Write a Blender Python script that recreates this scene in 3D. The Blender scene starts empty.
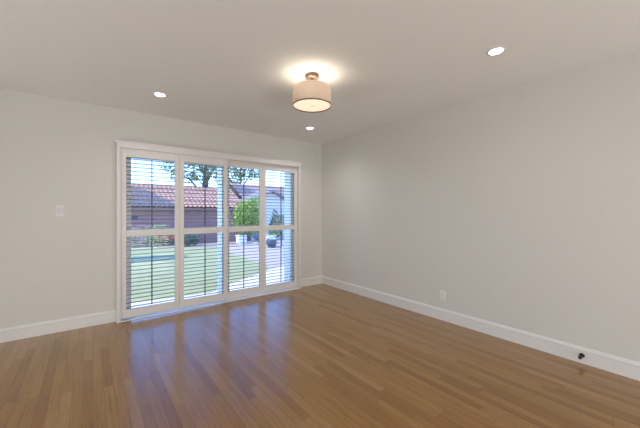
import bpy, bmesh, math, random
from mathutils import Vector, Matrix

# ------------------------------------------------------------------ camera, sky, sun, fill lights, exposure
SC = bpy.context.scene
COL = SC.collection
random.seed(7)
R = math.radians

FWD = Vector((0.612, 0.791, 0.0)).normalized()
cam_data = bpy.data.cameras.new('camera')
cam_data.sensor_width = 36.0
cam_data.lens = 298.0 / 640.0 * 36.0
cam_data.shift_y = -2.0 / 640.0
cam_data.clip_start = 0.05
cam_data.clip_end = 500
cam = bpy.data.objects.new('camera', cam_data)
COL.objects.link(cam)
cam.location = (-3.239, -4.138, 1.252)
cam.rotation_euler = FWD.to_track_quat('-Z', 'Y').to_euler()
SC.camera = cam

world = bpy.data.worlds.new('sky')
SC.world = world
world.use_nodes = True
wn = world.node_tree.nodes
bg = wn['Background']
sky = wn.new('ShaderNodeTexSky')
sky.sky_type = 'NISHITA'
sky.sun_disc = False
sky.sun_elevation = R(50)
sky.sun_rotation = R(-100)
sky.air_density = 1.0
sky.dust_density = 0.0
sky.ozone_density = 5.0
tint = wn.new('ShaderNodeMix')
tint.data_type = 'RGBA'
tint.blend_type = 'MULTIPLY'
tint.inputs[0].default_value = 1.0
tint.inputs[7].default_value = (0.66, 0.82, 1.12, 1)
world.node_tree.links.new(sky.outputs[0], tint.inputs[6])
world.node_tree.links.new(tint.outputs[2], bg.inputs[0])
bg.inputs[1].default_value = 0.76

sun = bpy.data.lights.new('sun', 'SUN')
sun.energy = 5.4
sun.angle = R(0.6)
sun.color = (1.0, 0.89, 0.70)
so = bpy.data.objects.new('sun', sun)
COL.objects.link(so)
so.rotation_euler = Vector((0.62, -0.10, -0.77)).to_track_quat('-Z', 'Y').to_euler()


def area_light(name, loc, direction, sx, sy, energy, color):
    l = bpy.data.lights.new(name, 'AREA')
    l.shape = 'RECTANGLE'
    l.size, l.size_y = sx, sy
    l.energy = energy
    l.color = color
    o = bpy.data.objects.new(name, l)
    COL.objects.link(o)
    o.location = loc
    o.rotation_euler = Vector(direction).to_track_quat('-Z', 'Y').to_euler()
    return o


# added fill lights, unseen: behind the camera and beyond the left wall
area_light('rear_fill', (-2.35, -7.6, 1.45), (0, 1, -0.12), 3.2, 1.6, 24, (0.965, 0.985, 0.995))
area_light('rear_fill_up', (-2.6, -6.9, 0.45), (0.04, 0.88, 0.47), 3.0, 0.8, 74, (0.965, 0.985, 0.995))
area_light('side_fill', (-6.6, -2.5, 1.45), (1, 0.1, 0), 2.4, 1.6, 4.5, (0.965, 0.985, 0.995))
area_light('side_fill_up', (-5.6, -2.3, 0.40), (0.74, 0.36, 0.56), 2.4, 0.7, 29, (0.965, 0.985, 0.995))

SC.view_settings.view_transform = 'Standard'
SC.view_settings.look = 'None'
SC.view_settings.gamma = 1
SC.view_settings.use_curve_mapping = False
SC.view_settings.exposure = 0.08


# ------------------------------------------------------------------ materials
def new_mat(name):
    m = bpy.data.materials.new(name)
    m.use_nodes = True
    nt = m.node_tree
    return m, nt, nt.nodes['Principled BSDF']


def plain(name, col, rough=0.5, metal=0.0, var=0.03, scale=8.0, bump=0.0, bscale=200.0, spec=0.5):
    """a painted or solid surface with slight procedural mottling"""
    m, nt, b = new_mat(name)
    n, l = nt.nodes, nt.links
    tc = n.new('ShaderNodeTexCoord')
    nz = n.new('ShaderNodeTexNoise')
    nz.inputs['Scale'].default_value = scale
    nz.inputs['Detail'].default_value = 3
    l.new(tc.outputs['Object'], nz.inputs['Vector'])
    mx = n.new('ShaderNodeMix')
    mx.data_type = 'RGBA'
    mx.inputs[6].default_value = tuple(c * (1 - var) for c in col) + (1,)
    mx.inputs[7].default_value = tuple(min(1, c * (1 + var)) for c in col) + (1,)
    l.new(nz.outputs[0], mx.inputs[0])
    l.new(mx.outputs[2], b.inputs['Base Color'])
    b.inputs['Roughness'].default_value = rough
    b.inputs['Metallic'].default_value = metal
    b.inputs['Specular IOR Level'].default_value = spec
    if bump:
        nb = n.new('ShaderNodeTexNoise')
        nb.inputs['Scale'].default_value = bscale
        l.new(tc.outputs['Object'], nb.inputs['Vector'])
        bp = n.new('ShaderNodeBump')
        bp.inputs['Strength'].default_value = bump
        bp.inputs['Distance'].default_value = 0.002
        l.new(nb.outputs[0], bp.inputs['Height'])
        l.new(bp.outputs[0], b.inputs['Normal'])
    return m


def emitter(name, col, strength):
    m, nt, b = new_mat(name)
    b.inputs['Base Color'].default_value = (0.8, 0.8, 0.8, 1)
    b.inputs['Emission Color'].default_value = tuple(col) + (1,)
    b.inputs['Emission Strength'].default_value = strength
    return m


def oak_floor():
    m, nt, b = new_mat('oak_strip_floor')
    n, l = nt.nodes, nt.links

    def math_(op, a, c=None):
        x = n.new('ShaderNodeMath')
        x.operation = op
        for i, v in enumerate((a, c)):
            if v is None:
                continue
            if isinstance(v, (int, float)):
                x.inputs[i].default_value = v
            else:
                l.new(v, x.inputs[i])
        return x.outputs[0]

    tc = n.new('ShaderNodeTexCoord')
    sp = n.new('ShaderNodeSeparateXYZ')
    l.new(tc.outputs['Object'], sp.inputs[0])
    W = 0.0585
    xr = math_('DIVIDE', sp.outputs[0], W)
    row = math_('FLOOR', xr)
    wn1 = n.new('ShaderNodeTexWhiteNoise')
    wn1.noise_dimensions = '1D'
    l.new(row, wn1.inputs['W'])
    yo = math_('ADD', sp.outputs[1], math_('MULTIPLY', wn1.outputs[0], 7.0))
    ln = math_('ADD', math_('MULTIPLY', wn1.outputs[0], 0.5), 0.75)
    yr = math_('DIVIDE', yo, ln)
    brd = math_('FLOOR', yr)
    cb = n.new('ShaderNodeCombineXYZ')
    l.new(row, cb.inputs[0])
    l.new(brd, cb.inputs[1])
    wn2 = n.new('ShaderNodeTexWhiteNoise')
    wn2.noise_dimensions = '2D'
    l.new(cb.outputs[0], wn2.inputs['Vector'])
    ramp = n.new('ShaderNodeValToRGB')
    els = ramp.color_ramp.elements
    els[0].position, els[0].color = 0.0, (0.285, 0.136, 0.030, 1)
    els[1].position, els[1].color = 1.0, (0.410, 0.234, 0.080, 1)
    e = els.new(0.3); e.color = (0.350, 0.178, 0.044, 1)
    e = els.new(0.75); e.color = (0.385, 0.202, 0.054, 1)
    l.new(wn2.outputs[0], ramp.inputs[0])
    # grain, offset per board
    off = n.new('ShaderNodeVectorMath'); off.operation = 'MULTIPLY_ADD'
    l.new(wn2.outputs[1], off.inputs[0])
    off.inputs[1].default_value = (30, 30, 30)
    l.new(tc.outputs['Object'], off.inputs[2])
    mp = n.new('ShaderNodeMapping')
    mp.inputs['Scale'].default_value = (60, 3.0, 1)
    l.new(off.outputs[0], mp.inputs[0])
    gr = n.new('ShaderNodeTexNoise')
    gr.inputs['Scale'].default_value = 1.0
    gr.inputs['Detail'].default_value = 5
    gr.inputs['Distortion'].default_value = 0.6
    l.new(mp.outputs[0], gr.inputs['Vector'])
    gm = n.new('ShaderNodeMix'); gm.data_type = 'RGBA'; gm.blend_type = 'MULTIPLY'
    gm.inputs[0].default_value = 0.45
    l.new(ramp.outputs[0], gm.inputs[6])
    gramp = n.new('ShaderNodeValToRGB')
    gramp.color_ramp.elements[0].position = 0.3
    gramp.color_ramp.elements[0].color = (0.55, 0.50, 0.46, 1)
    gramp.color_ramp.elements[1].position = 0.65
    gramp.color_ramp.elements[1].color = (1.1, 1.1, 1.1, 1)
    l.new(gr.outputs[0], gramp.inputs[0])
    l.new(gramp.outputs[0], gm.inputs[7])
    # seams
    fx = math_('FRACT', xr)
    ex = math_('MULTIPLY', math_('MINIMUM', fx, math_('SUBTRACT', 1.0, fx)), W)
    fy = math_('FRACT', yr)
    ey = math_('MULTIPLY', math_('MINIMUM', fy, math_('SUBTRACT', 1.0, fy)), ln)
    d = math_('MINIMUM', ex, ey)
    mr = n.new('ShaderNodeMapRange')
    mr.inputs[1].default_value = 0.0004
    mr.inputs[2].default_value = 0.0016
    l.new(d, mr.inputs[0])
    sm = n.new('ShaderNodeMix'); sm.data_type = 'RGBA'
    l.new(mr.outputs[0], sm.inputs[0])
    sm.inputs[6].default_value = (0.17, 0.09, 0.032, 1)
    l.new(gm.outputs[2], sm.inputs[7])
    l.new(sm.outputs[2], b.inputs['Base Color'])
    rr = n.new('ShaderNodeMapRange')
    l.new(gr.outputs[0], rr.inputs[0])
    rr.inputs[3].default_value = 0.24
    rr.inputs[4].default_value = 0.36
    l.new(rr.outputs[0], b.inputs['Roughness'])
    b.inputs['Specular IOR Level'].default_value = 0.08
    b.inputs['Coat Weight'].default_value = 1.0
    b.inputs['Coat Roughness'].default_value = 0.2
    bp = n.new('ShaderNodeBump')
    bp.inputs['Strength'].default_value = 0.25
    bp.inputs['Distance'].default_value = 0.001
    l.new(mr.outputs[0], bp.inputs['Height'])
    l.new(bp.outputs[0], b.inputs['Normal'])
    return m


def brick_wall(name):
    m, nt, b = new_mat(name)
    n, l = nt.nodes, nt.links
    tc = n.new('ShaderNodeTexCoord')
    mp = n.new('ShaderNodeMapping')
    mp.inputs['Rotation'].default_value = (R(90), 0, 0)
    l.new(tc.outputs['Object'], mp.inputs[0])
    bk = n.new('ShaderNodeTexBrick')
    bk.inputs['Color1'].default_value = (0.36, 0.15, 0.125, 1)
    bk.inputs['Color2'].default_value = (0.29, 0.125, 0.115, 1)
    bk.inputs['Mortar'].default_value = (0.36, 0.30, 0.28, 1)
    bk.inputs['Scale'].default_value = 4.0
    bk.inputs['Mortar Size'].default_value = 0.015
    l.new(mp.outputs[0], bk.inputs[0])
    l.new(bk.outputs[0], b.inputs['Base Color'])
    b.inputs['Roughness'].default_value = 0.85
    return m


def lawn_mat():
    m, nt, b = new_mat('lawn_grass')
    n, l = nt.nodes, nt.links
    tc = n.new('ShaderNodeTexCoord')
    a = n.new('ShaderNodeTexNoise'); a.inputs['Scale'].default_value = 1.2
    c = n.new('ShaderNodeTexNoise'); c.inputs['Scale'].default_value = 60; c.inputs['Detail'].default_value = 6
    l.new(tc.outputs['Object'], a.inputs['Vector'])
    l.new(tc.outputs['Object'], c.inputs['Vector'])
    ad = n.new('ShaderNodeMath'); ad.operation = 'MULTIPLY_ADD'
    l.new(a.outputs[0], ad.inputs[0]); ad.inputs[1].default_value = 0.5
    l.new(c.outputs[0], ad.inputs[2])
    rp = n.new('ShaderNodeValToRGB')
    rp.color_ramp.elements[0].position = 0.4
    rp.color_ramp.elements[0].color = (0.25, 0.27, 0.11, 1)
    rp.color_ramp.elements[1].position = 1.0
    rp.color_ramp.elements[1].color = (0.42, 0.43, 0.22, 1)
    l.new(ad.outputs[0], rp.inputs[0])
    l.new(rp.outputs[0], b.inputs['Base Color'])
    b.inputs['Roughness'].default_value = 0.9
    bp = n.new('ShaderNodeBump'); bp.inputs['Strength'].default_value = 0.6
    bp.inputs['Distance'].default_value = 0.03
    l.new(c.outputs[0], bp.inputs['Height'])
    l.new(bp.outputs[0], b.inputs['Normal'])
    return m


def glass_mat():
    m = bpy.data.materials.new('clear_glass')
    m.use_nodes = True
    nt = m.node_tree
    n, l = nt.nodes, nt.links
    n.remove(n['Principled BSDF'])
    out = n['Material Output']
    tr = n.new('ShaderNodeBsdfTransparent'); tr.inputs[0].default_value = (0.95, 0.975, 0.97, 1)
    gl = n.new('ShaderNodeBsdfGlossy'); gl.inputs['Roughness'].default_value = 0.02
    fr = n.new('ShaderNodeFresnel'); fr.inputs[0].default_value = 1.3
    mx = n.new('ShaderNodeMixShader')
    l.new(fr.outputs[0], mx.inputs[0])
    l.new(tr.outputs[0], mx.inputs[1])
    l.new(gl.outputs[0], mx.inputs[2])
    l.new(mx.outputs[0], out.inputs[0])
    return m


def fabric_shade():
    m = bpy.data.materials.new('linen_lamp_shade')
    m.use_nodes = True
    nt = m.node_tree
    n, l = nt.nodes, nt.links
    n.remove(n['Principled BSDF'])
    out = n['Material Output']
    tc = n.new('ShaderNodeTexCoord')
    nz = n.new('ShaderNodeTexNoise'); nz.inputs['Scale'].default_value = 150
    l.new(tc.outputs['Object'], nz.inputs['Vector'])
    rp = n.new('ShaderNodeValToRGB')
    rp.color_ramp.elements[0].color = (0.36, 0.30, 0.26, 1)
    rp.color_ramp.elements[1].color = (0.45, 0.385, 0.34, 1)
    l.new(nz.outputs[0], rp.inputs[0])
    df = n.new('ShaderNodeBsdfDiffuse')
    tl = n.new('ShaderNodeBsdfTranslucent')
    l.new(rp.outputs[0], df.inputs[0])
    l.new(rp.outputs[0], tl.inputs[0])
    mx = n.new('ShaderNodeMixShader'); mx.inputs[0].default_value = 0.25
    l.new(df.outputs[0], mx.inputs[1])
    l.new(tl.outputs[0], mx.inputs[2])
    l.new(mx.outputs[0], out.inputs[0])
    return m


def leaf_mat(name, c0, c1):
    m, nt, b = new_mat(name)
    n, l = nt.nodes, nt.links
    g = n.new('ShaderNodeNewGeometry')
    rp = n.new('ShaderNodeValToRGB')
    rp.color_ramp.elements[0].color = tuple(c0) + (1,)
    rp.color_ramp.elements[1].color = tuple(c1) + (1,)
    l.new(g.outputs['Random Per Island'], rp.inputs[0])
    l.new(rp.outputs[0], b.inputs['Base Color'])
    b.inputs['Roughness'].default_value = 0.6
    return m


M = {}
M['wall'] = plain('wall_paint', (0.702, 0.684, 0.648), 0.75, var=0.012, scale=2, bump=0.08, bscale=350, spec=0.25)
M['ceiling'] = plain('ceiling_paint', (0.865, 0.865, 0.845), 0.85, var=0.01, scale=2, bump=0.08, bscale=300, spec=0.15)
M['trim'] = plain('white_trim_paint', (0.80, 0.79, 0.78), 0.4, var=0.01)
M['shutter'] = plain('shutter_paint', (0.76, 0.735, 0.72), 0.42, var=0.01)
M['louver'] = plain('louver_backlit_grey', (0.26, 0.275, 0.29), 0.45, var=0.02)  # grey stands in for the backlit shade of the louvers
M['rod'] = plain('rod_backlit_dark', (0.045, 0.055, 0.065), 0.5, var=0.05)  # backlit darkness of the rods put into the colour
M['vinyl'] = plain('white_vinyl', (0.90, 0.91, 0.92), 0.4, var=0.01)
M['plastic'] = plain('white_plastic', (0.80, 0.78, 0.77), 0.35, var=0.01)
M['slot'] = plain('dark_slot', (0.05, 0.05, 0.05), 0.6)
M['black'] = plain('black_rubber', (0.012, 0.012, 0.014), 0.45)
M['bronze'] = plain('aged_brass', (0.15, 0.10, 0.065), 0.45, metal=0.3, var=0.05)
M['floor'] = oak_floor()
M['glass'] = glass_mat()
M['shade'] = fabric_shade()
M['diffuser'] = emitter('lit_diffuser', (1.0, 0.72, 0.47), 0.8)
M['bulb'] = emitter('lit_bulb', (1.0, 0.82, 0.6), 2.0)
M['led'] = emitter('lit_led_disc', (1.0, 0.98, 0.94), 14.0)
M['brick'] = brick_wall('garden_brick')
M['tile'] = plain('clay_roof_tile', (0.45, 0.25, 0.19), 0.8, var=0.18, scale=5)
M['tile_gray'] = plain('grey_roof_tile', (0.38, 0.26, 0.25), 0.8, var=0.12, scale=5)
M['stucco'] = plain('white_stucco', (0.66, 0.60, 0.55), 0.85, var=0.03, scale=3, bump=0.2, bscale=60)
M['fascia'] = plain('grey_fascia', (0.25, 0.24, 0.26), 0.6)
M['eave'] = plain('eave_shadow_brown', (0.26, 0.16, 0.14), 0.7)  # brick brown with the eave's shadow put into the colour
M['lawn'] = lawn_mat()
M['concrete'] = plain('pale_concrete', (0.66, 0.63, 0.60), 0.85, var=0.06, scale=4, bump=0.2, bscale=80)
M['gravel'] = plain('decomposed_granite', (0.44, 0.37, 0.35), 0.95, var=0.25, scale=25, bump=0.5, bscale=90)
M['soil'] = plain('bed_soil', (0.32, 0.25, 0.21), 0.95, var=0.25, scale=12, bump=0.5, bscale=60)
M['bark'] = plain('tree_bark', (0.12, 0.095, 0.085), 0.9, var=0.3, scale=20)
M['pale_bark'] = plain('pale_bark', (0.36, 0.27, 0.21), 0.9, var=0.2, scale=20)
M['leaf_bright'] = leaf_mat('bright_leaves', (0.16, 0.27, 0.035), (0.40, 0.52, 0.10))
M['leaf_mid'] = leaf_mat('mid_leaves', (0.09, 0.16, 0.05), (0.23, 0.32, 0.11))
M['leaf_dark'] = leaf_mat('dark_leaves', (0.035, 0.075, 0.05), (0.09, 0.15, 0.09))
M['leaf_olive'] = leaf_mat('olive_leaves', (0.15, 0.19, 0.08), (0.32, 0.36, 0.17))
M['petal'] = leaf_mat('red_petals', (0.62, 0.10, 0.08), (0.85, 0.26, 0.20))
M['white_paint'] = plain('white_furniture_paint', (0.85, 0.84, 0.83), 0.45)
M['navy'] = plain('navy_cushion', (0.06, 0.08, 0.14), 0.85)
M['stone'] = plain('dark_glazed_pot', (0.05, 0.07, 0.10), 0.35)


# ------------------------------------------------------------------ mesh helpers
def add_box(bm, x0, x1, y0, y1, z0, z1, bev=0.0):
    r = bmesh.ops.create_cube(bm, size=1.0)
    vs = r['verts']
    for v in vs:
        v.co = Vector((x0 + (v.co.x + .5) * (x1 - x0), y0 + (v.co.y + .5) * (y1 - y0), z0 + (v.co.z + .5) * (z1 - z0)))
    if bev:
        es = list({e for v in vs for e in v.link_edges})
        bmesh.ops.bevel(bm, geom=es, offset=bev, segments=2, affect='EDGES', profile=0.5)


def add_lathe(bm, prof, cx=0, cy=0, seg=32, axis='Z', closed=False):
    """prof: list of (radius, height)"""
    rings = []
    for r, h in prof:
        ring = []
        for i in range(seg):
            a = 2 * math.pi * i / seg
            ring.append(bm.verts.new((cx + r * math.cos(a), cy + r * math.sin(a), h)))
        rings.append(ring)
    for a, b in zip(rings, rings[1:]):
        for i in range(seg):
            bm.faces.new((a[i], a[(i + 1) % seg], b[(i + 1) % seg], b[i]))
    if closed:
        bm.faces.new(list(reversed(rings[0])))
        bm.faces.new(rings[-1])


def add_tube(bm, pts, radii, seg=8):
    """tapering tube along points"""
    rings = []
    pts = [Vector(p) for p in pts]
    for i, p in enumerate(pts):
        d = (pts[min(i + 1, len(pts) - 1)] - pts[max(i - 1, 0)]).normalized()
        u = d.cross(Vector((0, 0, 1)))
        if u.length < 1e-3:
            u = d.cross(Vector((1, 0, 0)))
        u.normalize()
        w = d.cross(u)
        r = radii[i] if isinstance(radii, (list, tuple)) else radii
        rings.append([bm.verts.new(p + r * (math.cos(2 * math.pi * k / seg) * u + math.sin(2 * math.pi * k / seg) * w)) for k in range(seg)])
    for a, b in zip(rings, rings[1:]):
        for i in range(seg):
            bm.faces.new((a[i], a[(i + 1) % seg], b[(i + 1) % seg], b[i]))
    bm.faces.new(list(reversed(rings[0])))
    bm.faces.new(rings[-1])


def add_prism(bm, poly, y0, y1):
    """polygon in XZ extruded along Y"""
    a = [bm.verts.new((x, y0, z)) for x, z in poly]
    b = [bm.verts.new((x, y1, z)) for x, z in poly]
    n = len(poly)
    bm.faces.new(a)
    bm.faces.new(list(reversed(b)))
    for i in range(n):
        bm.faces.new((a[i], b[i], b[(i + 1) % n], a[(i + 1) % n]))


def obj(name, bm, mat, parent=None, smooth=False):
    bmesh.ops.recalc_face_normals(bm, faces=bm.faces[:])
    me = bpy.data.meshes.new(name)
    bm.to_mesh(me)
    bm.free()
    me.materials.append(M[mat] if isinstance(mat, str) else mat)
    if smooth:
        for p in me.polygons:
            p.use_smooth = True
    o = bpy.data.objects.new(name, me)
    COL.objects.link(o)
    if parent:
        o.parent = parent
    return o


def thing(name, label, cat, loc=(0, 0, 0), rz=0.0, group=None):
    o = bpy.data.objects.new(name, None)
    COL.objects.link(o)
    o.empty_display_size = 0.1
    o.location = loc
    o.rotation_euler = (0, 0, rz)
    return tag(o, label, cat, group)


def tag(o, label, cat, group=None):
    o['label'] = label
    o['category'] = cat
    if group:
        o['group'] = group
    return o


def struct(name, bm, mat, label, cat):
    o = obj(name, bm, mat)
    o['kind'] = 'structure'
    return tag(o, label, cat)


def copy_thing(src, loc, label, rz=None):
    r = src.copy()
    COL.objects.link(r)
    r.location = loc
    if rz is not None:
        r.rotation_euler = (0, 0, rz)
    r['label'] = label
    for ch in list(src.children):
        c = ch.copy()
        COL.objects.link(c)
        c.parent = r
        for g in list(ch.children):
            d = g.copy()
            COL.objects.link(d)
            d.parent = c
    return r


# ------------------------------------------------------------------ room shell
H = 2.44
XL, YF = -4.75, -6.3            # left wall and the wall behind the camera
DX0, DX1, DH = -2.965, -0.535, 2.0   # door opening in the far wall
WT = 0.34

XO, YO = -8.0, -9.2             # far sides of the closed rooms added, with openings, for fill light
bm = bmesh.new(); add_box(bm, XO - .15, .15, YO - .15, WT, -0.15, 0)
struct('floor', bm, 'floor', 'glossy brown oak strip floor running towards the shuttered door', 'floor')
bm = bmesh.new(); add_box(bm, XO - .15, .15, YO - .15, WT, H, H + .2)
struct('ceiling', bm, 'ceiling', 'smooth off white ceiling with recessed lights', 'ceiling')
bm = bmesh.new()
add_box(bm, XO - .15, DX0, 0, WT, 0, H)
add_box(bm, DX1, .15, 0, WT, 0, H)
add_box(bm, DX0, DX1, 0, WT, DH, H)
struct('wall_back', bm, 'wall', 'pale greige wall holding the shuttered sliding door', 'wall')
bm = bmesh.new(); add_box(bm, 0, .15, YO - .15, 0, 0, H)
struct('wall_right', bm, 'wall', 'blank pale greige wall on the right with one outlet', 'wall')
bm = bmesh.new()
add_box(bm, XL - .15, XL, YF - .15, -4.4, 0, H)
add_box(bm, XL - .15, XL, -.8, 0, 0, H)
add_box(bm, XL - .15, XL, -4.4, -.8, 2.3, H)
add_box(bm, XO - .15, XO, YO - .15, 0, 0, H)
struct('wall_left', bm, 'wall', 'pale greige wall left of the camera with a wide opening added for the fill light', 'wall')
bm = bmesh.new()
add_box(bm, XL, -4.2, YF - .15, YF, 0, H)
add_box(bm, -.5, 0, YF - .15, YF, 0, H)
add_box(bm, -4.2, -.5, YF - .15, YF, 2.3, H)
add_box(bm, XO, 0, YO - .15, YO, 0, H)
struct('wall_front', bm, 'wall', 'pale greige wall behind the camera with a wide opening added for the fill light', 'wall')


def baseboard(name, p0, p1, nrm, label):
    """moulded board from p0 to p1, nrm points into the room"""
    prof = [(0, 0), (.016, 0), (.016, .098), (.0185, .103), (.0185, .112), (.013, .119), (.010, .128), (.004, .131), (0, .131)]
    p0, p1, nrm = Vector(p0), Vector(p1), Vector(nrm)
    bm = bmesh.new()
    a = [bm.verts.new(p0 + nrm * d + Vector((0, 0, z))) for d, z in prof]
    b = [bm.verts.new(p1 + nrm * d + Vector((0, 0, z))) for d, z in prof]
    n = len(prof)
    bm.faces.new(a); bm.faces.new(list(reversed(b)))
    for i in range(n):
        bm.faces.new((a[i], b[i], b[(i + 1) % n], a[(i + 1) % n]))
    struct(name, bm, 'trim', label, 'baseboard')


baseboard('baseboard_left', (XL, 0, 0), (-2.997, 0, 0), (0, -1, 0), 'white moulded baseboard left of the shuttered door')
baseboard('baseboard_back', (-.500, 0, 0), (0, 0, 0), (0, -1, 0), 'short white baseboard between shuttered door and room corner')
baseboard('baseboard_right', (0, -.0186, 0), (0, YF, 0), (-1, 0, 0), 'long white moulded baseboard along the right wall')

# trim_1: shutter surround, fixed to the far wall
tr = bpy.data.objects.new('trim_1', None); COL.objects.link(tr)
tr['kind'] = 'structure'
tag(tr, 'white box surround of the shutters with deep top valance', 'trim')
FY = -0.088
for x0, x1 in ((-2.997, -2.958), (-.542, -.503)):
    bm = bmesh.new(); add_box(bm, x0, x1, FY, 0, 0, 1.986, .002)
    obj('side_casing', bm, 'shutter', tr)
bm = bmesh.new()
add_box(bm, -2.997, -.503, FY - .004, FY + .014, 1.984, 2.05, .002)     # fascia
add_box(bm, -2.997, -.503, FY + .014, 0, 2.03, 2.05)                    # top board
add_box(bm, -2.997, -2.979, FY + .014, 0, 1.986, 2.03)
add_box(bm, -.521, -.503, FY + .014, 0, 1.986, 2.03)
add_box(bm, -2.979, -.521, FY + .014, FY + .030, 1.992, 2.03)            # hanging track
add_box(bm, -2.979, -.521, -.027, .0, 1.992, 2.03)
obj('valance', bm, 'shutter', tr)
bm = bmesh.new(); add_box(bm, -3.022, -.495, FY - .010, 0, 2.05, 2.066, .003)
add_box(bm, -3.014, -.499, FY - .006, 0, 2.043, 2.05)
obj('top_moulding', bm, 'shutter', tr)
bm = bmesh.new(); add_box(bm, -2.957, -.543, -.080, .012, 0, .008, .002)
obj('floor_track', bm, 'vinyl', tr)

# door_1: sliding glass door in the wall opening behind the shutters
dr = bpy.data.objects.new('door_1', None); COL.objects.link(dr)
dr['kind'] = 'structure'
tag(dr, 'white framed sliding glass door behind the shutters', 'door')
bm = bmesh.new()
add_box(bm, DX0, DX0 + .04, .012, .115, 0, DH)
add_box(bm, DX1 - .04, DX1, .012, .115, 0, DH)
add_box(bm, DX0 + .04, DX1 - .04, .012, .115, DH - .04, DH)
add_box(bm, DX0 + .04, DX1 - .04, .012, .115, 0, .012)
obj('door_frame', bm, 'vinyl', dr)
for i, (x0, x1, y0, y1) in enumerate(((DX0 + .04, -1.655, .068, .103), (-1.705, DX1 - .04, .022, .057))):
    bm = bmesh.new()
    s0, s1 = (.082, .045) if i == 0 else (.045, .045)
    add_box(bm, x0, x0 + s0, y0, y1, .012, DH - .04)
    add_box(bm, x1 - s1, x1, y0, y1, .012, DH - .04)
    add_box(bm, x0 + s0, x1 - s1, y0, y1, DH - .10, DH - .04)
    add_box(bm, x0 + s0, x1 - s1, y0, y1, .012, .045)
    s = obj('sash', bm, 'vinyl', dr)
    bm = bmesh.new(); add_box(bm, x0 + s0, x1 - s1, (y0 + y1) / 2 - .003, (y0 + y1) / 2 + .003, .045, DH - .10)
    obj('glass_pane', bm, 'glass', s)
# exterior eave added to shade the reveal, and white door lining outside
bm = bmesh.new(); add_box(bm, XO - .15, 1.0, WT, WT + .6, H + .02, H + .14)
struct('trim_2', bm, 'trim', 'unseen white eave board added to shade the sliding door outside', 'eave')
bm = bmesh.new()
add_box(bm, DX1 - .012, DX1, .118, WT + .02, 0, DH)
add_box(bm, DX0, DX0 + .012, .118, WT + .02, 0, DH)
add_box(bm, -1.70, -1.62, .118, WT + .06, 0, DH - .012)  # centre post added so its side face shows a skylit strip
add_box(bm, DX0 + .012, DX1 - .012, .118, WT + .02, DH - .012, DH)
struct('trim_3', bm, 'vinyl', 'white lining boards of the door opening outside the glass, with a centre post added to catch skylight', 'trim')


# ------------------------------------------------------------------ shutter panels
PW = 0.617


def shutter_panel(label):
    t = thing('shutter_panel', label, 'shutter', group='shutter panels across the sliding door')
    Z0, Z1 = .036, 1.992
    sw, dp = .052, .014
    bm = bmesh.new()
    add_box(bm, 0, sw, -dp, dp, Z0, Z1, .0025)
    add_box(bm, PW - sw, PW, -dp, dp, Z0, Z1, .0025)
    for z0, z1 in ((Z0, .130), (.968, 1.045), (1.890, Z1)):
        add_box(bm, sw, PW - sw, -dp + .001, dp - .001, z0, z1, .002)
    obj('frame', bm, 'shutter', t)
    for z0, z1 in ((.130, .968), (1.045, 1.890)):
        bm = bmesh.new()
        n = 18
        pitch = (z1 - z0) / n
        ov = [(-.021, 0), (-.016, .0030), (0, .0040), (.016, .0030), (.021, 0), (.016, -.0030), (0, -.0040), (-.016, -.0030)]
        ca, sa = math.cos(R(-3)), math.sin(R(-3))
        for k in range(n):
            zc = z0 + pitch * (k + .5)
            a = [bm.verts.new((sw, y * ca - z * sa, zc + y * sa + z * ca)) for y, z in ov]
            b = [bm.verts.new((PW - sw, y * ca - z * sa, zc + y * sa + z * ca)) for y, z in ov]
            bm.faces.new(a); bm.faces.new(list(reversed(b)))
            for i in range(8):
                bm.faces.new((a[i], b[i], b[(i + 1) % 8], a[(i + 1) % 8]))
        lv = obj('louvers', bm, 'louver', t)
        lv['label'] = 'thin horizontal louvers set open, greyed to look backlit'
        bm = bmesh.new(); add_box(bm, PW / 2 - .006, PW / 2 + .006, -.031, -.021, z0 + .02, z1 - .02, .002)
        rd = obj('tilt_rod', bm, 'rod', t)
        rd['label'] = 'vertical tilt rod, darkened to look backlit'
    return t


p1 = shutter_panel('louvered shutter panel nearest the light switch, white framed, farthest left of the four')
p1.location = (-2.956, FY + .018 + .014 + .008, 0)
fy, ry = FY + .029, -.0135
p1.location = (-2.956, fy, 0)
copy_thing(p1, (-2.956 + PW + .002, fy, 0), 'second shutter panel from the left, white framed, its right stile overlapping the next panel')
copy_thing(p1, (-1.775, ry, 0), 'third shutter panel from the left, white framed, in front of the bright green bush')
copy_thing(p1, (-1.775 + PW + .002, ry, 0), 'shutter panel nearest the room corner, white framed, in front of the white house')

# ------------------------------------------------------------------ wall fittings
t = thing('light_switch', 'small white double rocker switch plate on the wall left of the door', 'light switch', (-3.480, 0, 1.265))
bm = bmesh.new(); add_box(bm, -.0365, .0365, -.006, 0, -.0575, .0575, .002); obj('face_plate', bm, 'plastic', t)
for x in (-.0165, .0165):
    bm = bmesh.new(); add_box(bm, x - .0125, x + .0125, -.0095, -.006, -.033, .033, .001)
    r_ = obj('rocker', bm, plain('rocker_plastic', (.70, .68, .69), .35, var=.01) if 'rk' not in M else M['rk'], t)
    M['rk'] = r_.data.materials[0]

t = thing('power_outlet', 'small white outlet plate low on the right wall', 'outlet', (0, -2.28, .285))
bm = bmesh.new(); add_box(bm, -.006, 0, -.035, .035, -.0575, .0575, .002); obj('face_plate', bm, 'plastic', t)
for z in (-.0195, .0195):
    bm = bmesh.new(); add_box(bm, -.009, -.006, -.0165, .0165, z - .0135, z + .0135, .0015)
    rc = obj('receptacle', bm, 'plastic', t)
    bm = bmesh.new()
    for y in (-.0065, .0065):
        add_box(bm, -.0094, -.009, y - .001, y + .001, z - .002, z + .006)
    add_box(bm, -.0094, -.009, -.002, .002, z - .010, z - .006)
    obj('slots', bm, 'slot', rc)

t = thing('door_stop', 'small black door stop sticking out of the right baseboard', 'door stop', (-.016, -3.515, .068))


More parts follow.
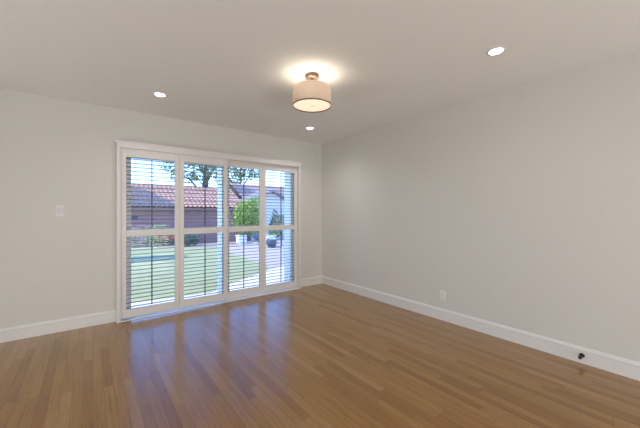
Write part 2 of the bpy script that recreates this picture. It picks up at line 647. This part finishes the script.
def lathe_x(name, prof, parent):
    bm = bmesh.new(); add_lathe(bm, prof, seg=20, closed=True)
    bmesh.ops.rotate(bm, verts=bm.verts, cent=(0, 0, 0), matrix=Matrix.Rotation(R(-90), 3, 'Y'))
    return obj(name, bm, 'black', parent, True)


lathe_x('base_flange', [(.001, 0), (.017, 0), (.018, .003), (.014, .010), (.007, .013)], t)
lathe_x('rod', [(.0045, .012), (.0045, .055)], t)
lathe_x('rubber_tip', [(.006, .052), (.0125, .054), (.0135, .066), (.0115, .074), (.004, .076)], t)


# ------------------------------------------------------------------ ceiling lights
def downlight(label):
    t = thing('recessed_light', label, 'recessed light', group='recessed ceiling lights')
    bm = bmesh.new()
    add_lathe(bm, [(.046, -.0035), (.049, -.0055), (.058, -.004), (.060, 0)], seg=40)
    obj('trim_ring', bm, 'trim', t, True)
    bm = bmesh.new()
    add_lathe(bm, [(.0005, -.0042), (.03, -.0045), (.0465, -.0036), (.0465, 0)], seg=40)
    obj('lens', bm, 'led', t, True)['label'] = 'glowing white lens'
    return t


def down_lamp(x, y, power):
    l = bpy.data.lights.new('downlight_beam', 'SPOT')
    l.energy = power
    l.spot_size = R(150)
    l.spot_blend = 1.0
    l.shadow_soft_size = .05
    l.color = (1, .96, .9)
    o = bpy.data.objects.new('downlight_beam', l)
    COL.objects.link(o)
    o.location = (x, y, H - .02)


dl = downlight('round recessed light in the ceiling above the left shutters, leftmost of three')
dl.location = (-2.675, -.765, H)
copy_thing(dl, (-.772, -.718, H), 'round recessed light near the far room corner, seen just below the drum lamp')
copy_thing(dl, (-.866, -3.193, H), 'large bright recessed light on the right, nearest the camera')
for x, y, w in ((-2.675, -.765, 14), (-.772, -.718, 24), (-.866, -3.193, 6)):
    down_lamp(x, y, w)

t = thing('ceiling_lamp', 'semi flush ceiling lamp with cream fabric drum shade and brass canopy', 'ceiling lamp', (-1.712, -2.052, H))
bm = bmesh.new(); add_lathe(bm, [(.001, 0), (.058, 0), (.060, -.004), (.060, -.026), (.056, -.031), (.001, -.032)], seg=40)
obj('canopy', bm, 'bronze', t, True)
bm = bmesh.new(); add_lathe(bm, [(.008, -.03), (.008, -.27)], seg=16, closed=True)
add_lathe(bm, [(.004, -.032), (.014, -.034), (.014, -.046), (.004, -.05)], seg=16)
for k in range(3):
    a = k * 2 * math.pi / 3 + .4
    add_tube(bm, [(0, 0, -.106), (.145 * math.cos(a), .145 * math.sin(a), -.106)], .003, 6)
obj('stem', bm, 'bronze', t, True)
bm = bmesh.new()
pr = [(.143, -.104), (.151, -.109), (.157, -.118), (.161, -.132), (.164, -.155), (.164, -.268)]
add_lathe(bm, pr, seg=56)
obj('drum_shade', bm, 'shade', t, True)
bm = bmesh.new(); add_lathe(bm, [(.1655, -.262), (.1662, -.262), (.1662, -.272), (.1630, -.272), (.1630, -.262), (.1655, -.262)], seg=56)
obj('bottom_rim', bm, 'bronze', t)
bm = bmesh.new(); add_lathe(bm, [(.0005, -.268), (.08, -.2675), (.150, -.264), (.1628, -.262)], seg=56)
obj('diffuser', bm, 'diffuser', t, True)['label'] = 'glowing frosted disc closing the shade'
for k in range(2):
    bx = .07 * (1 if k else -1)
    bm = bmesh.new(); add_lathe(bm, [(.001, -.235), (.018, -.228), (.026, -.212), (.026, -.198), (.016, -.180), (.012, -.170), (.001, -.168)], cx=bx, seg=20)
    obj('bulb', bm, 'bulb', t, True)
for bx, e in ((-.04, 1.9), (.04, 1.9)):
    l = bpy.data.lights.new('lamp_glow', 'POINT'); l.energy = e; l.color = (1, .87, .70); l.shadow_soft_size = .05
    o = bpy.data.objects.new('lamp_glow', l); COL.objects.link(o); o.location = (-1.712 + bx, -2.052, H - .155)

# ------------------------------------------------------------------ garden ground
G = -0.12


def gz(x, y):
    return G if y < 9.5 else G - min(1.0, (y - 9.5) * .28)


def flat(name, pts, z, mat, label, cat, dz=.06):
    bm = bmesh.new()
    a = [bm.verts.new((x, y, z)) for x, y in pts]
    b = [bm.verts.new((x, y, z - dz)) for x, y in pts]
    bm.faces.new(a); bm.faces.new(list(reversed(b)))
    for i in range(len(pts)):
        j = (i + 1) % len(pts)
        bm.faces.new((a[i], b[i], b[j], a[j]))
    return struct(name, bm, mat, label, cat)


bm = bmesh.new()
xs = [-40 + 4 * i for i in range(26)]
ys = [WT, 2, 4, 6, 8, 9.5, 10.5, 11.5, 12.5, 13.2, 16, 20, 30, 60]
gv = [[bm.verts.new((x, y, gz(x, y) - .03)) for x in xs] for y in ys]
for i in range(len(ys) - 1):
    for j in range(len(xs) - 1):
        bm.faces.new((gv[i][j], gv[i][j + 1], gv[i + 1][j + 1], gv[i + 1][j]))
struct('ground', bm, 'soil', 'bare garden ground beyond the lawn', 'ground')
flat('patio', [(-9, WT + .002), (9, WT + .002), (9, 5.6), (2.0, 3.1), (.85, 2.55), (.0, 2.1), (-.35, 1.86), (-1.15, 1.38), (-1.6, 1.0), (-3, 1.15), (-9, 1.3)],
     G + .005, 'concrete', 'pale concrete patio strip outside the door', 'patio')
flat('lawn', [(-9, 1.3), (-3, 1.15), (-1.6, 1.0), (-1.15, 1.38), (-.35, 1.86), (.2, 2.2), (.37, 3.2), (.45, 4.5), (.57, 5.84), (.75, 7.2), (-.6, 8.5), (-2, 9.3), (-9, 9.6)],
     G, 'lawn', 'sunlit green lawn beyond the patio', 'lawn')
flat('gravel_path', [(.2, 2.2), (.85, 2.55), (2.0, 3.1), (9, 5.6), (9, 9.4), (3, 8.6), (.75, 7.2), (.57, 5.84), (.45, 4.5), (.37, 3.2)],
     G - .004, 'gravel', 'mauve grey gravel area right of the lawn', 'path')


# ------------------------------------------------------------------ garden buildings
def tile_roof(bm, x0, x1, ya, za, yb, zb, per=.24, course=.32):
    """barrel-tile slope rising from (ya,za) to (yb,zb)"""
    L = math.hypot(yb - ya, zb - za)
    ny, nzv = -(zb - za) / L, (yb - ya) / L
    nc = max(2, int(L / course))
    nx = int((x1 - x0) / per) * 6
    rows = []
    for c in range(nc):
        for tt, lift in ((c / nc, .05), ((c + .97) / nc, .005)):
            y, z = ya + (yb - ya) * tt, za + (zb - za) * tt
            rows.append([bm.verts.new((x0 + (x1 - x0) * i / nx,
                                       y + ny * (lift + .055 * abs(math.sin(math.pi * i / 6))),
                                       z + nzv * (lift + .055 * abs(math.sin(math.pi * i / 6))))) for i in range(nx + 1)])
    for a, b in zip(rows, rows[1:]):
        for i in range(nx):
            bm.faces.new((a[i], a[i + 1], b[i + 1], b[i]))


t = thing('brick_outbuilding', 'long low brick outbuilding with a pinkish clay tile roof across the lawn', 'building', (0, 14, -1.15))
bm = bmesh.new()
add_box(bm, -4.5, 4.4, 0, 4.6, 0, 2.68)
obj('wall', bm, 'brick', t)
bm = bmesh.new()
tile_roof(bm, -4.8, 4.65, -.35, 2.64, 2.3, 3.98)
tile_roof(bm, -4.8, 4.65, 4.95, 2.64, 2.3, 3.98)
add_prism(bm, [(-4.8, 3.98), (-4.8, 4.08), (4.65, 4.08), (4.65, 3.98)], 2.2, 2.4)
obj('tile_roof', bm, 'tile', t)
bm = bmesh.new()
add_box(bm, -4.8, 4.65, -.36, -.30, 2.52, 2.64)
obj('eave_board', bm, 'eave', t)
bm = bmesh.new()
add_box(bm, -2.35, -1.25, -.03, .02, 2.02, 2.22)
obj('vent_opening', bm, 'slot', t)
for xx in (-4.5, 4.38):
    bm = bmesh.new()
    a = [bm.verts.new((xx + s, y, z)) for s in (0, .02) for y, z in ((0, 2.68), (4.6, 2.68), (2.3, 3.95))]
    bm.faces.new(a[:3]); bm.faces.new(list(reversed(a[3:])))
    for i in range(3):
        j = (i + 1) % 3
        bm.faces.new((a[i], a[j], a[3 + j], a[3 + i]))
    obj('gable', bm, 'brick', t)

t = thing('white_house', 'white stucco house with a sloping grey roof edge, right of the green bush', 'house', (6.2, 15, -1.15))
bm = bmesh.new()
add_box(bm, .2, 9, 2.0, 8, 0, 3.0)
add_prism(bm, [(-.6, 0), (3.6, 0), (3.6, 2.55), (.9, 3.85), (-.6, 3.15)], -.0, 2.0)
obj('wall', bm, 'stucco', t)
bm = bmesh.new()
add_prism(bm, [(.9, 3.86), (.9, 4.02), (4.1, 2.48), (4.1, 2.33)], -.35, 2.3)
add_prism(bm, [(.9, 3.86), (.9, 4.02), (-1.1, 3.08), (-1.1, 2.93)], -.35, 2.3)
obj('gable_roof', bm, 'fascia', t)
bm = bmesh.new()
tile_roof(bm, -.2, 9.4, 1.7, 3.05, 5, 4.75)
tile_roof(bm, -.2, 9.4, 8.3, 3.05, 5, 4.75)
obj('tile_roof', bm, 'tile_gray', t)
bm = bmesh.new()
add_box(bm, 1.5, 2.4, -.03, .02, 1.1, 2.2)
w = obj('window', bm, 'fascia', t)


# ------------------------------------------------------------------ plants
def leaf_cloud(bm, blobs, n, size):
    """many small bent leaves filling a few ellipsoids: (cx,cy,cz,rx,ry,rz)"""
    vol = [b[3] * b[4] * b[5] for b in blobs]
    for _ in range(n):
        b = random.choices(blobs, vol)[0]
        while True:
            p = Vector([random.uniform(-1, 1) for _ in range(3)])
            if p.length < 1:
                break
        p = p * (p.length ** -.35 if p.length > .05 else 1)
        p = p * (1 if p.length <= 1.08 else 1.08 / p.length)
        c = Vector((b[0] + p.x * b[3], b[1] + p.y * b[4], b[2] + p.z * b[5]))
        u = Vector([random.gauss(0, 1) for _ in range(3)]).normalized()
        w = u.cross(Vector([random.gauss(0, 1) for _ in range(3)])).normalized()
        s = size * random.uniform(.6, 1.3)
        k = u.cross(w) * s * .15
        v = [bm.verts.new(c - u * s), bm.verts.new(c + w * s * .45 + k), bm.verts.new(c + u * s), bm.verts.new(c - w * s * .45 + k)]
        bm.faces.new(v)


def shrub(name, label, cat, x, y, blobs, n, size, mat, group=None, stems=5):
    z = gz(x, y) - .04
    t = thing(name, label, cat, (x, y, z), group=group)
    bm = bmesh.new(); leaf_cloud(bm, blobs, n, size); obj('foliage', bm, mat, t)
    bm = bmesh.new()
    for k in range(stems):
        b = random.choice(blobs)
        add_tube(bm, [(random.uniform(-.06, .06), random.uniform(-.06, .06), 0), (b[0] * .4, b[1] * .4, b[2] * .5), (b[0] + random.uniform(-.3, .3) * b[3], b[1], b[2])], [.02, .015, .006], 6)
    obj('stem', bm, 'bark', t)
    return t


def tree(name, label, x, y, trunk, branches, blobs, n, size, mat, bark='bark', group=None):
    t = thing(name, label, 'tree', (x, y, gz(x, y) - .05), group=group)
    bm = bmesh.new(); add_tube(bm, [p[:3] for p in trunk], [p[3] for p in trunk], 10)
    obj('trunk', bm, bark, t, True)
    if branches:
        bm = bmesh.new()
        for br in branches:
            add_tube(bm, [p[:3] for p in br], [p[3] for p in br], 6)
        obj('branches', bm, bark, t, True)
    bm = bmesh.new(); leaf_cloud(bm, blobs, n, size); obj('foliage', bm, mat, t)
    return t


shrub('bright_bush', 'big bright green leafy bush in front of the tiled roof', 'bush', 2.95, 9.6,
      [(0, 0, 1.35, .75, .6, .75), (-.45, -.1, .95, .45, .4, .55), (.35, .1, 1.75, .45, .4, .45), (.25, 0, .7, .6, .5, .5)], 2600, .075, 'leaf_bright')
shrub('dark_bush', 'dark rounded bush at the far edge of the lawn by the brick wall', 'bush', -.10, 8.9,
      [(0, 0, .30, .38, .3, .30), (.3, .1, .22, .25, .25, .2)], 500, .05, 'leaf_dark')
shrub('flowering_shrub', 'low green shrub with red flowers in front of the brick outbuilding', 'shrub', -.62, 9.9,
      [(0, 0, .45, .45, .35, .40), (.4, .1, .35, .35, .3, .3), (-.4, 0, .38, .35, .3, .33)], 900, .05, 'leaf_mid')
fl = [o for o in COL.objects if o.name == 'flowering_shrub'][0]
bm = bmesh.new(); leaf_cloud(bm, [(.0, -.28, .52, .5, .2, .22)], 150, .05); fo = obj('flowers', bm, 'petal', fl); fo['label'] = 'red blossoms'; fo['kind'] = 'stuff'
shrub('leafy_shrub', 'taller pale green shrub standing against the brick wall', 'shrub', -.75, 11.4,
      [(0, 0, .9, .5, .35, .55), (.35, 0, .75, .35, .3, .4), (-.4, .1, .75, .4, .3, .4)], 1000, .06, 'leaf_olive')
shrub('border_shrub', 'grey green border shrub at the left end of the bed', 'shrub', -2.2, 10.2,
      [(0, 0, .4, .5, .35, .36)], 450, .05, 'leaf_mid')
shrub('border_shrub', 'small green border shrub beyond the lawn, right of the dark bush', 'shrub', .35, 10.6,
      [(0, 0, .45, .5, .35, .33)], 450, .05, 'leaf_olive')
tree('tall_tree', 'tall dark trunked tree with sparse leaves rising above the tiled roof', 3.75, 19.2,
     [(0, 0, 0, .30), (.05, 0, 2, .27), (-.02, 0, 4, .25), (.1, 0, 6, .17), (0, 0, 8.2, .06)],
     [[(0, 0, 3.6, .09), (-1.2, 0, 4.9, .06), (-2.2, 0, 5.3, .03)], [(0, 0, 4.4, .08), (.6, .2, 5.6, .05), (1.0, 0, 6.3, .03)],
      [(.05, 0, 5, .07), (-.9, -.3, 6.4, .04), (-1.6, 0, 7.2, .02)], [(.05, 0, 4.9, .06), (1.0, -.3, 6.7, .04), (1.1, 0, 7.6, .02)],
      [(0, 0, 4.2, .06), (-.6, .3, 5.2, .03), (-1.6, .3, 5.9, .02)]],
     [(-1.5, 0, 5.0, 1.0, .8, .5), (.3, 0, 5.9, .8, .8, .6), (-1.3, 0, 6.2, 1.3, .9, .6), (.2, 0, 7.2, .9, .9, .9), (-.3, 0, 5.2, .8, .7, .5), (-2.4, 0, 5.7, .8, .7, .5)],
     1900, .12, 'leaf_olive')
tree('tall_tree', 'leafy tree far behind the bright bush and the white house', 9.2, 25.5,
     [(0, 0, 0, .2), (0, 0, 3, .17), (0, 0, 7, .08)], [[(0, 0, 4.5, .08), (-1.5, 0, 6.2, .05), (-2.4, 0, 7, .02)], [(0, 0, 4.8, .08), (1.2, 0, 6.5, .05), (1.8, 0, 7.4, .02)]],
     [(-1.2, 0, 6.0, 1.6, 1.2, 1.0), (.8, 0, 6.8, 1.6, 1.2, 1.0), (-.6, 0, 8.0, 1.6, 1.2, 1.0), (-2.4, 0, 7.0, 1.0, .9, .7)], 1900, .16, 'leaf_olive')
shrub('dark_conifer', 'small dark conical conifer in front of the white house', 'conifer', 4.15, 9.1,
      [(0, 0, .55, .34, .34, .45), (0, 0, .95, .24, .24, .42), (0, 0, 1.3, .12, .12, .34)], 800, .06, 'leaf_dark')
tree('young_tree', 'young slender tree with a pale brown trunk on the gravel', 3.05, 6.6,
     [(0, 0, 0, .05), (.02, 0, .5, .045), (-.02, 0, 1.1, .035), (0, 0, 1.5, .02)], [],
     [(-.22, 0, .72, .22, .2, .32), (-.05, 0, 1.0, .22, .2, .25)], 300, .05, 'leaf_olive', 'pale_bark')
# trees beyond the left edge of the view that shade lawn and roof
tree('cypress', 'slim cypress left of the lawn casting a band of shade', -4.7, 6.35,
     [(0, 0, 0, .12), (0, 0, 2, .1), (0, 0, 4.4, .03)], [],
     [(0, 0, 1.4, .5, .7, 1.3), (0, 0, 2.8, .5, .7, 1.3), (0, 0, 3.9, .45, .65, .8)], 5500, .09, 'leaf_dark')
tree('shade_tree', 'broad dense tree left of the brick outbuilding shading its roof', -8.2, 16.2,
     [(0, 0, 0, .3), (0, 0, 4, .25), (0, 0, 9, .12)], [],
     [(0, 0, 7.5, 2.3, 2.6, 2.6), (.2, -.8, 10.2, 1.8, 2.0, 2.2)], 7000, .24, 'leaf_dark')


# ------------------------------------------------------------------ garden furniture
gzp = G - .004


def planter(label):
    t = thing('planter', label, 'planter', group='white planters on the gravel')
    bm = bmesh.new()
    add_box(bm, -.17, .17, -.17, .17, .03, .36, .008)
    add_box(bm, -.19, .19, -.19, .19, .34, .38, .006)
    obj('box', bm, 'white_paint', t)
    for x in (-.13, .13):
        for y in (-.13, .13):
            bm = bmesh.new(); add_box(bm, x - .03, x + .03, y - .03, y + .03, 0, .03); obj('foot', bm, 'white_paint', t)
    bm = bmesh.new(); leaf_cloud(bm, [(0, 0, .42, .15, .15, .07)], 60, .05); obj('plant', bm, 'leaf_mid', t)
    return t


c1 = planter('white square planter left of the navy bowl at the edge of the gravel')
c1.location = (1.90, 8.0, gzp)
copy_thing(c1, (3.10, 7.6, gzp), 'white square planter right of the navy bowl on the gravel')
t = thing('garden_bowl', 'dark navy garden bowl on a thin pedestal between two white planters', 'bowl', (2.50, 7.55, gzp))
bm = bmesh.new(); add_lathe(bm, [(.001, .16), (.16, .18), (.25, .30), (.27, .42), (.25, .42), (.22, .32), (.001, .24)], seg=28); obj('bowl', bm, 'navy', t, True)
bm = bmesh.new(); add_lathe(bm, [(.14, 0), (.14, .02), (.04, .04), (.035, .14), (.07, .17)], seg=20, closed=True); obj('pedestal', bm, 'fascia', t, True)
t = thing('glazed_pot', 'dark glazed pot on the gravel beside the young tree', 'pot', (2.35, 6.15, gzp))
bm = bmesh.new(); add_lathe(bm, [(.001, 0), (.13, 0), (.20, .14), (.21, .26), (.19, .30), (.17, .30), (.17, .22), (.001, .22)], seg=24)
obj('pot', bm, 'stone', t, True)
